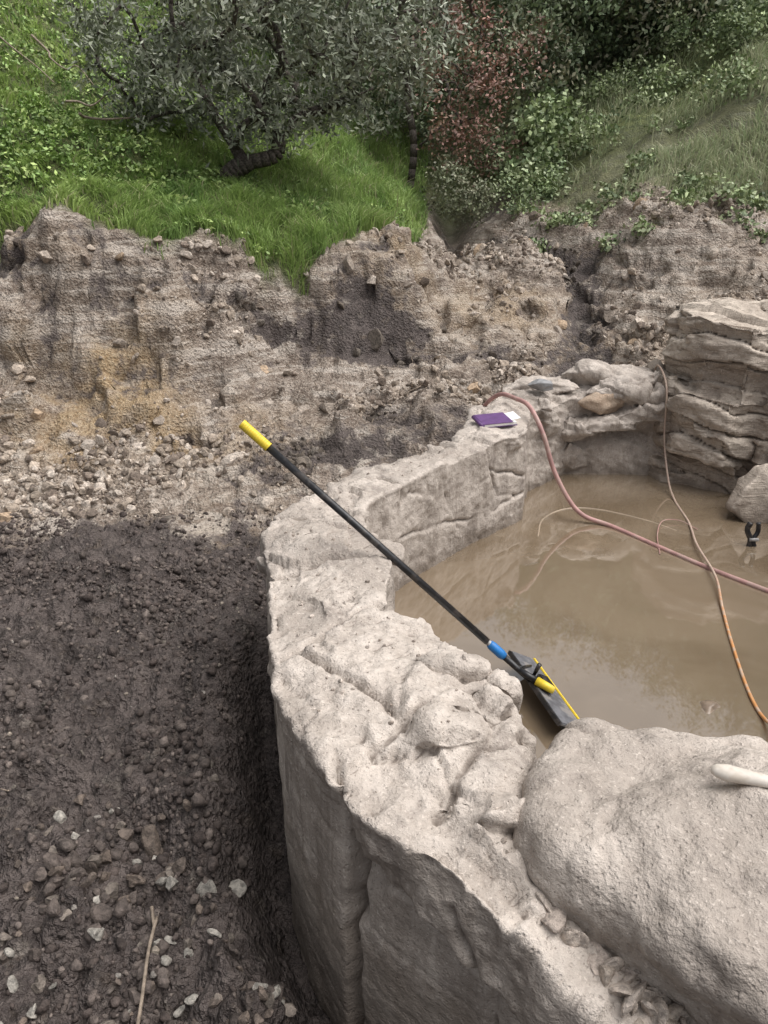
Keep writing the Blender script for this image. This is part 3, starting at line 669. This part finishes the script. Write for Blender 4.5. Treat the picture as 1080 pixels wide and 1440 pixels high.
for (x0,y0,x1,y1) in [(-4.6,9.5,-3.4,8.9),(-3.9,9.9,-3.1,9.0),(-4.6,8.2,-3.9,8.0),(-3.2,8.6,-2.7,8.9),(-2.8,7.6,-2.2,7.9)]:
    Q=[]
    for s_ in np.linspace(0,1,6):
        xx=x0+(x1-x0)*s_+rng.normal(0,.05);yy=y0+(y1-y0)*s_+rng.normal(0,.05);Q.append((xx,yy,float(terrain(np.array([xx]),np.array([yy]))[0])+.14+rng.normal(0,.04)))
    addtw(catmull(Q,4),np.linspace(.014,.005,21))
mk("fallen_twigs",np.concatenate(TV),[np.concatenate(TF),np.concatenate(TT)],M_twig)

# ---------------------------------------------------------------- grass
def blades(name,px,py,h,w,col,lean=.5):
    n=len(px);pz=terrain(px,py)-.01;B=np.stack([px,py,pz],-1)
    a=rng.uniform(0,2*np.pi,n)*.6+fbm(px,py,px*0,2.5,2,33)*4;d=np.stack([np.cos(a),np.sin(a),0*a],-1)
    b=rng.uniform(0,2*np.pi,n);s_=np.stack([np.cos(b),np.sin(b),0*b],-1)*w[:,None]*.5
    ln=(rng.random(n)*lean+.1)*h
    m=B+d*(ln*.35)[:,None];m[:,2]+=h*.6; t=B+d*ln[:,None]*1.2;t[:,2]+=h*(1-.25*rng.random(n))
    V=np.stack([B-s_,B+s_,m+s_*.8,m-s_*.8,t],1);i=np.arange(n)[:,None]*5
    Q=i+np.array([[0,1,2,3]]);T=i+np.array([[3,2,4]])
    c=np.repeat(col[:,None,:],5,1)
    return mk(name,V.reshape(-1,3),[Q,T],M_grass,False,c.reshape(-1,3))
def samp(n,x0,x1,y0,y1,pw=1.6):
    u=rng.random(n);yy=(y0**(-pw)+u*(y1**(-pw)-y0**(-pw)))**(-1/pw);xx=rng.uniform(x0,x1,n)*(yy/y0)**.6;return xx,yy
px,py=samp(230000,-6,.7,5.6,17);gl,gr=gedge(px,py);tus=fbm(px,py,px*0,7,2,402);k=rng.random(len(px))<gl*np.clip(.75+.7*tus,.25,1);px=px[k];py=py[k];tus=tus[k];n=len(px)
pn=fbm(px,py,px*0,1.1,4,401);pn2=fbm(px,py,px*0,5,3,405)
rt=sstep(-2.3,-1.2,px+.35*fbm(px,py,px*0,1,2,3))
h=(.04+.06*rng.random(n))*(1+.5*pn+.6*tus)+rt*(.04+.07*rng.random(n));h=np.clip(h,.03,.3); w=(.013-.004*rt)*(py/7)**.6*rng.uniform(.7,1.3,n)
c1=np.array([.26,.38,.105]);c2=np.array([.37,.48,.15]);c3=np.array([.14,.245,.075]);c4=np.array([.42,.41,.23])
t=np.clip(.5+.7*pn+.5*pn2,0,1)[:,None];col=c1*(1-t)+c2*t;col=col*(1-.3*rt[:,None])+c3*.3*rt[:,None]
dk=np.clip(-.8*pn2-.4*pn-.4*tus,0,1)[:,None];col=col*(1-dk)+c3*dk
dr=rng.random(n)<.07;col[dr]=c4;col*=rng.uniform(.75,1.3,(n,1))
blades("grass",px,py,h,w,col,.9)
px,py=samp(130000,1.2,9,6.3,16);gl,gr=gedge(px,py);pn=fbm(px,py,px*0,1.3,4,411)
k=rng.random(len(px))<gr*np.clip(.5+1.1*pn,0.04,1);px=px[k];py=py[k];pn=pn[k];n=len(px)
t=rng.random((n,1));col=np.array([.47,.46,.31])*t+np.array([.29,.37,.19])*(1-t);col*=rng.uniform(.7,1.3,(n,1))
blades("dry_grass",px,py,.07+.15*rng.random(n),.009*(py/7)**.6*np.ones(n),col,.9)

# ---------------------------------------------------------------- leaves
def leaves(C,nper,sig,L,Wd,cols,upb=.6,flat=.8):
    m=len(C);N=m*nper
    P=np.repeat(C,nper,0)+rng.normal(size=(N,3))*np.repeat(sig,nper)[:,None]*np.array([1,1,flat])
    nrm=rng.normal(size=(N,3));nrm[:,2]+=upb;nrm/=np.linalg.norm(nrm,axis=1)[:,None]
    a=np.cross(nrm,rng.normal(size=(N,3)));a/=np.linalg.norm(a,axis=1)[:,None];b=np.cross(nrm,a)
    l=(L*rng.uniform(.6,1.3,N)*.5)[:,None];w=(Wd*rng.uniform(.7,1.2,N)*.5)[:,None]
    V=np.stack([P-a*l,P+b*w-a*l*.1,P+a*l,P-b*w-a*l*.1],1)
    cb=np.array(cols)[rng.integers(0,len(cols),m)]*rng.uniform(.65,1.35,(m,1))
    c=np.repeat(cb,nper,0)*rng.uniform(.7,1.4,(N,1));c=np.repeat(c[:,None],4,1)
    return V.reshape(-1,3),np.arange(N*4).reshape(-1,4),c.reshape(-1,3)
def shell(blobs,per):
    out=[];sg=[]
    for (cx,cy,cz,rx,ry,rz) in blobs:
        n=max(6,int(per*(rx*ry+rx*rz+ry*rz)))
        d=rng.normal(size=(n,3));d/=np.linalg.norm(d,axis=1)[:,None];r=rng.uniform(.55,1.18,(n,1))
        out.append(d*r*np.array([rx,ry,rz])+np.array([cx,cy,cz]));sg.append(np.full(n,.11*(rx+ry+rz)/3+.03))
    return np.concatenate(out),np.concatenate(sg)
def shrub(name,blobs,per,nper,L,Wd,cols,upb=.6):
    C,s_=shell(blobs,per);V,F,c=leaves(C,nper,s_,L,Wd,cols,upb);return mk(name,V,[F],M_leaf,False,c)
G1=[(.165,.215,.12),(.22,.27,.155),(.125,.165,.095),(.285,.32,.205),(.24,.23,.155)]  # background greens, lightened so that haze is painted into the leaf colour
G2=[(.24,.30,.15),(.31,.37,.19),(.17,.225,.115),(.36,.41,.24)]
RD=[(.37,.205,.165),(.30,.18,.145),(.40,.27,.205),(.19,.20,.125),(.27,.16,.13)]
def tz1(x,y): return float(terrain(np.array([x]),np.array([y]))[0])
px,py=samp(9000,-6,.4,5.9,14);gl,gr=gedge(px,py);k=(gl>.9)&(fbm(px,py,px*0,1.6,3,421)-.25*px>.35);px=px[k];py=py[k]
C=np.stack([px,py,terrain(px,py)+.05],-1)
V,F,c=leaves(C,7,np.full(len(C),.035),.05,.03,[(.27,.38,.125),(.36,.455,.155),(.20,.30,.095)],1.2,.5);mk("herbs",V,[F],M_leaf,False,c)
bl=[]
for i in range(110):
    yy=rng.uniform(13,24);xx=rng.uniform(-10,14)*(yy/16)
    if xx<-1.5 and yy<17: continue
    r=rng.uniform(.8,1.6);hz=rng.uniform(0,1)*(1.3+.3*max(0,yy-13)*.3)
    bl.append((xx,yy,tz1(xx,yy)+r*.6+hz,r,r*.9,r*.9))
for i in range(50):
    xx=rng.uniform(1.9,9);yy=rng.uniform(12.6,14.8);r=rng.uniform(.5,1.1);bl.append((xx,yy,tz1(xx,yy)+r*.5+rng.uniform(0,1.4),r,r,r*.85))
shrub("hillside_thicket",bl,17,34,.09,.05,G1)
bl=[]
for i in range(90):
    xx=rng.uniform(1.6,6.5);yy=rng.uniform(9.6,13.2)
    if xx>3.1 and yy<11.4 and rng.random()<.85: continue
    r=rng.uniform(.15,.42);bl.append((xx,yy,tz1(xx,yy)+r*.35,r*1.2,r,r*.75))
for i in range(34):
    xx=rng.uniform(1.55,3.8);yy=9.5-.75*(xx-1.6)+rng.normal(0,.4);r=rng.uniform(.07,.17);bl.append((xx,yy,tz1(xx,yy)+r*.3,r*1.3,r,r*.6))
shrub("slope_shrubs",bl,70,24,.055,.038,G2)
bl=[(-.6,12,4.3,1.,.9,1.),(.3,12.4,3.9,.8,.8,1.),(-1.5,12.6,4.8,1.1,1.,1.),(.6,13,5.3,1.,1,1.),(1.6,13,4.9,.9,.9,1.1),(-.1,11.6,3.0,.5,.5,.5),(2.2,12.2,3.6,.6,.6,.6),(-2.6,14,5.4,1.2,1.2,1.1)]
shrub("ravine_shrubs",bl,36,34,.08,.045,G1)
shrub("small_shrub",[(.86,10.0,1.95,.33,.3,.3),(1.08,9.9,1.75,.22,.2,.2)],240,24,.045,.028,[(.18,.20,.12),(.22,.22,.15),(.15,.17,.10)])
shrub("reddish_shrub",[(1.15,11.0,3.0,.6,.4,.5),(1.5,10.9,3.5,.5,.35,.4),(.85,10.9,2.5,.3,.3,.4),(1.5,11.0,2.4,.4,.3,.4),(.7,11.1,3.5,.4,.3,.3),(1.1,11.1,4.,.4,.3,.3)],90,20,.06,.034,RD)
shrub("leafy_shrub",[(1.9,10.9,2.4,.35,.3,.5),(1.85,10.5,2.1,.25,.2,.25),(2.15,11.1,2.75,.35,.3,.35)],170,20,.075,.06,G2)

# ---------------------------------------------------------------- trees (branch networks)
def tree(name,stems,cen,rad,ncl,nper,L,Wd,cols,sig,seed,rbase,low=-.55,minr=.0045,leafy=True):
    r=np.random.default_rng(seed);nodes=[];par=[]
    for st in stems:
        pts=catmull(st[1],4)
        for i,p in enumerate(pts):
            if st[0] is not None and i==0: prev=int(np.argmin([np.linalg.norm(np.array(q)-p) for q in nodes])); continue
            if i==0: par.append(-1)
            else: par.append(prev)
            nodes.append(p);prev=len(nodes)-1
    cl=[]
    while len(cl)<ncl:
        p=r.uniform(-1,1,3);q=np.linalg.norm(p)
        if q>1 or q<.35 or p[2]<low: continue
        cl.append(cen+p*rad)
    cl=np.array(cl);f0=np.array(stems[0][1][-1]);cl=cl[np.argsort(np.linalg.norm(cl-f0,axis=1))]
    for c in cl:
        A_=np.array(nodes);d=np.linalg.norm(A_-c,axis=1)+1.5*(np.arange(len(A_))<10);i=int(np.argmin(d));dd=np.linalg.norm(A_[i]-c);k=max(2,int(dd/.1));a_=A_[i];pv=i
        for j in range(1,k+1):
            t_=j/k;p=a_*(1-t_)+c*t_;p=p+r.normal(0,.025,3)*(1 if j<k else 0);p[2]+=.08*dd*math.sin(math.pi*t_)
            par.append(pv);nodes.append(p);pv=len(nodes)-1
    N=len(nodes);wt=np.zeros(N);has=np.zeros(N,bool)
    for i in range(N):
        if par[i]>=0: has[par[i]]=True
    wt[~has]=1
    for i in range(N-1,-1,-1):
        if par[i]>=0: wt[par[i]]+=wt[i]
    rr=np.maximum(minr,rbase*(wt/wt.max())**.48)
    VV=[];FF=[];TT=[];o=0
    for i in range(N):
        if par[i]<0: continue
        V,F,T=tube_geo([nodes[par[i]],nodes[i]],[min(rr[par[i]],rr[i]*1.6),rr[i]],7);VV.append(V);FF.append(F+o);TT.append(T+o);o+=len(V)
    root=empty(name)
    mk("trunk_and_limbs",np.concatenate(VV),[np.concatenate(FF),np.concatenate(TT)],M_bark,True,parent=root)
    if leafy:
        nd=np.array(nodes)[12:];pick=nd[r.integers(0,len(nd),ncl*2)]
        C=np.vstack([cl,pick+r.normal(0,.05,pick.shape)]);C=C[C[:,2]>cen[2]-rad[2]*.85]
        V,F,c=leaves(C,nper,np.full(len(C),sig)*r.uniform(.6,1.3,len(C)),L,Wd,cols,.3)
        mk("foliage",V,[F],M_leaf,False,c,parent=root)
    return root
OL=[(.25,.275,.195),(.31,.335,.25),(.185,.21,.145),(.41,.43,.34)]
tree("gnarled_tree",[(None,[(-1.60,7.72,1.82),(-1.45,7.7,2.0),(-1.28,7.7,2.10),(-1.0,7.72,2.17),(-.98,7.75,2.32),(-1.12,7.8,2.5),(-1.05,7.85,2.8)]),
  (1,[(-1.28,7.7,2.10),(-1.45,7.8,2.35),(-1.6,7.85,2.6),(-1.75,7.9,2.9)]),
  (1,[(-.98,7.75,2.32),(-.75,7.8,2.5),(-.45,7.9,2.6),(-.1,8.0,2.75)])],
  np.array([-1.12,7.9,3.15]),np.array([1.68,1.15,1.0]),150,60,.075,.024,OL,.10,5,.085,-.78)
tree("bare_dead_tree",[(None,[(.35,11.3,1.9),(.4,11.3,2.5),(.3,11.35,3.2),(.45,11.4,3.9)])],np.array([.6,11.2,3.6]),np.array([1.1,.5,1.3]),45,0,.05,.02,OL,.1,9,.05,-1.,.006,False)

# ---------------------------------------------------------------- light, world, camera
w=bpy.data.worlds.new("World");scene.world=w;w.use_nodes=True;nt=w.node_tree
bg=nt.nodes['Background'];sky=nt.nodes.new('ShaderNodeTexSky');sky.sky_type='NISHITA';sky.sun_disc=False
EL=64;AZ=98
sky.sun_elevation=math.radians(EL);sky.sun_rotation=math.radians(AZ);sky.air_density=1;sky.dust_density=5
hs=nt.nodes.new('ShaderNodeHueSaturation');hs.inputs['Saturation'].default_value=.2
nt.links.new(sky.outputs[0],hs.inputs['Color']);nt.links.new(hs.outputs[0],bg.inputs[0]);bg.inputs[1].default_value=.15
sl=bpy.data.lights.new("sun",'SUN');sl.energy=2.7;sl.angle=math.radians(65);sl.color=(1,.975,.95)
so=bpy.data.objects.new("sun",sl);COL.objects.link(so)
dirv=Vector((math.sin(math.radians(AZ))*math.cos(math.radians(EL)),math.cos(math.radians(AZ))*math.cos(math.radians(EL)),math.sin(math.radians(EL))))
so.rotation_euler=dirv.to_track_quat('Z','Y').to_euler()
cam=bpy.data.cameras.new("camera");co_=bpy.data.objects.new("camera",cam);COL.objects.link(co_)
cam.sensor_fit='VERTICAL';cam.sensor_height=24;cam.lens=24*1070/1440;cam.clip_start=.05;cam.clip_end=500
co_.location=(0,0,1.75);co_.rotation_euler=(math.radians(68),0,0);scene.camera=co_
scene.view_settings.view_transform='Standard';scene.view_settings.look='None';scene.view_settings.exposure=0
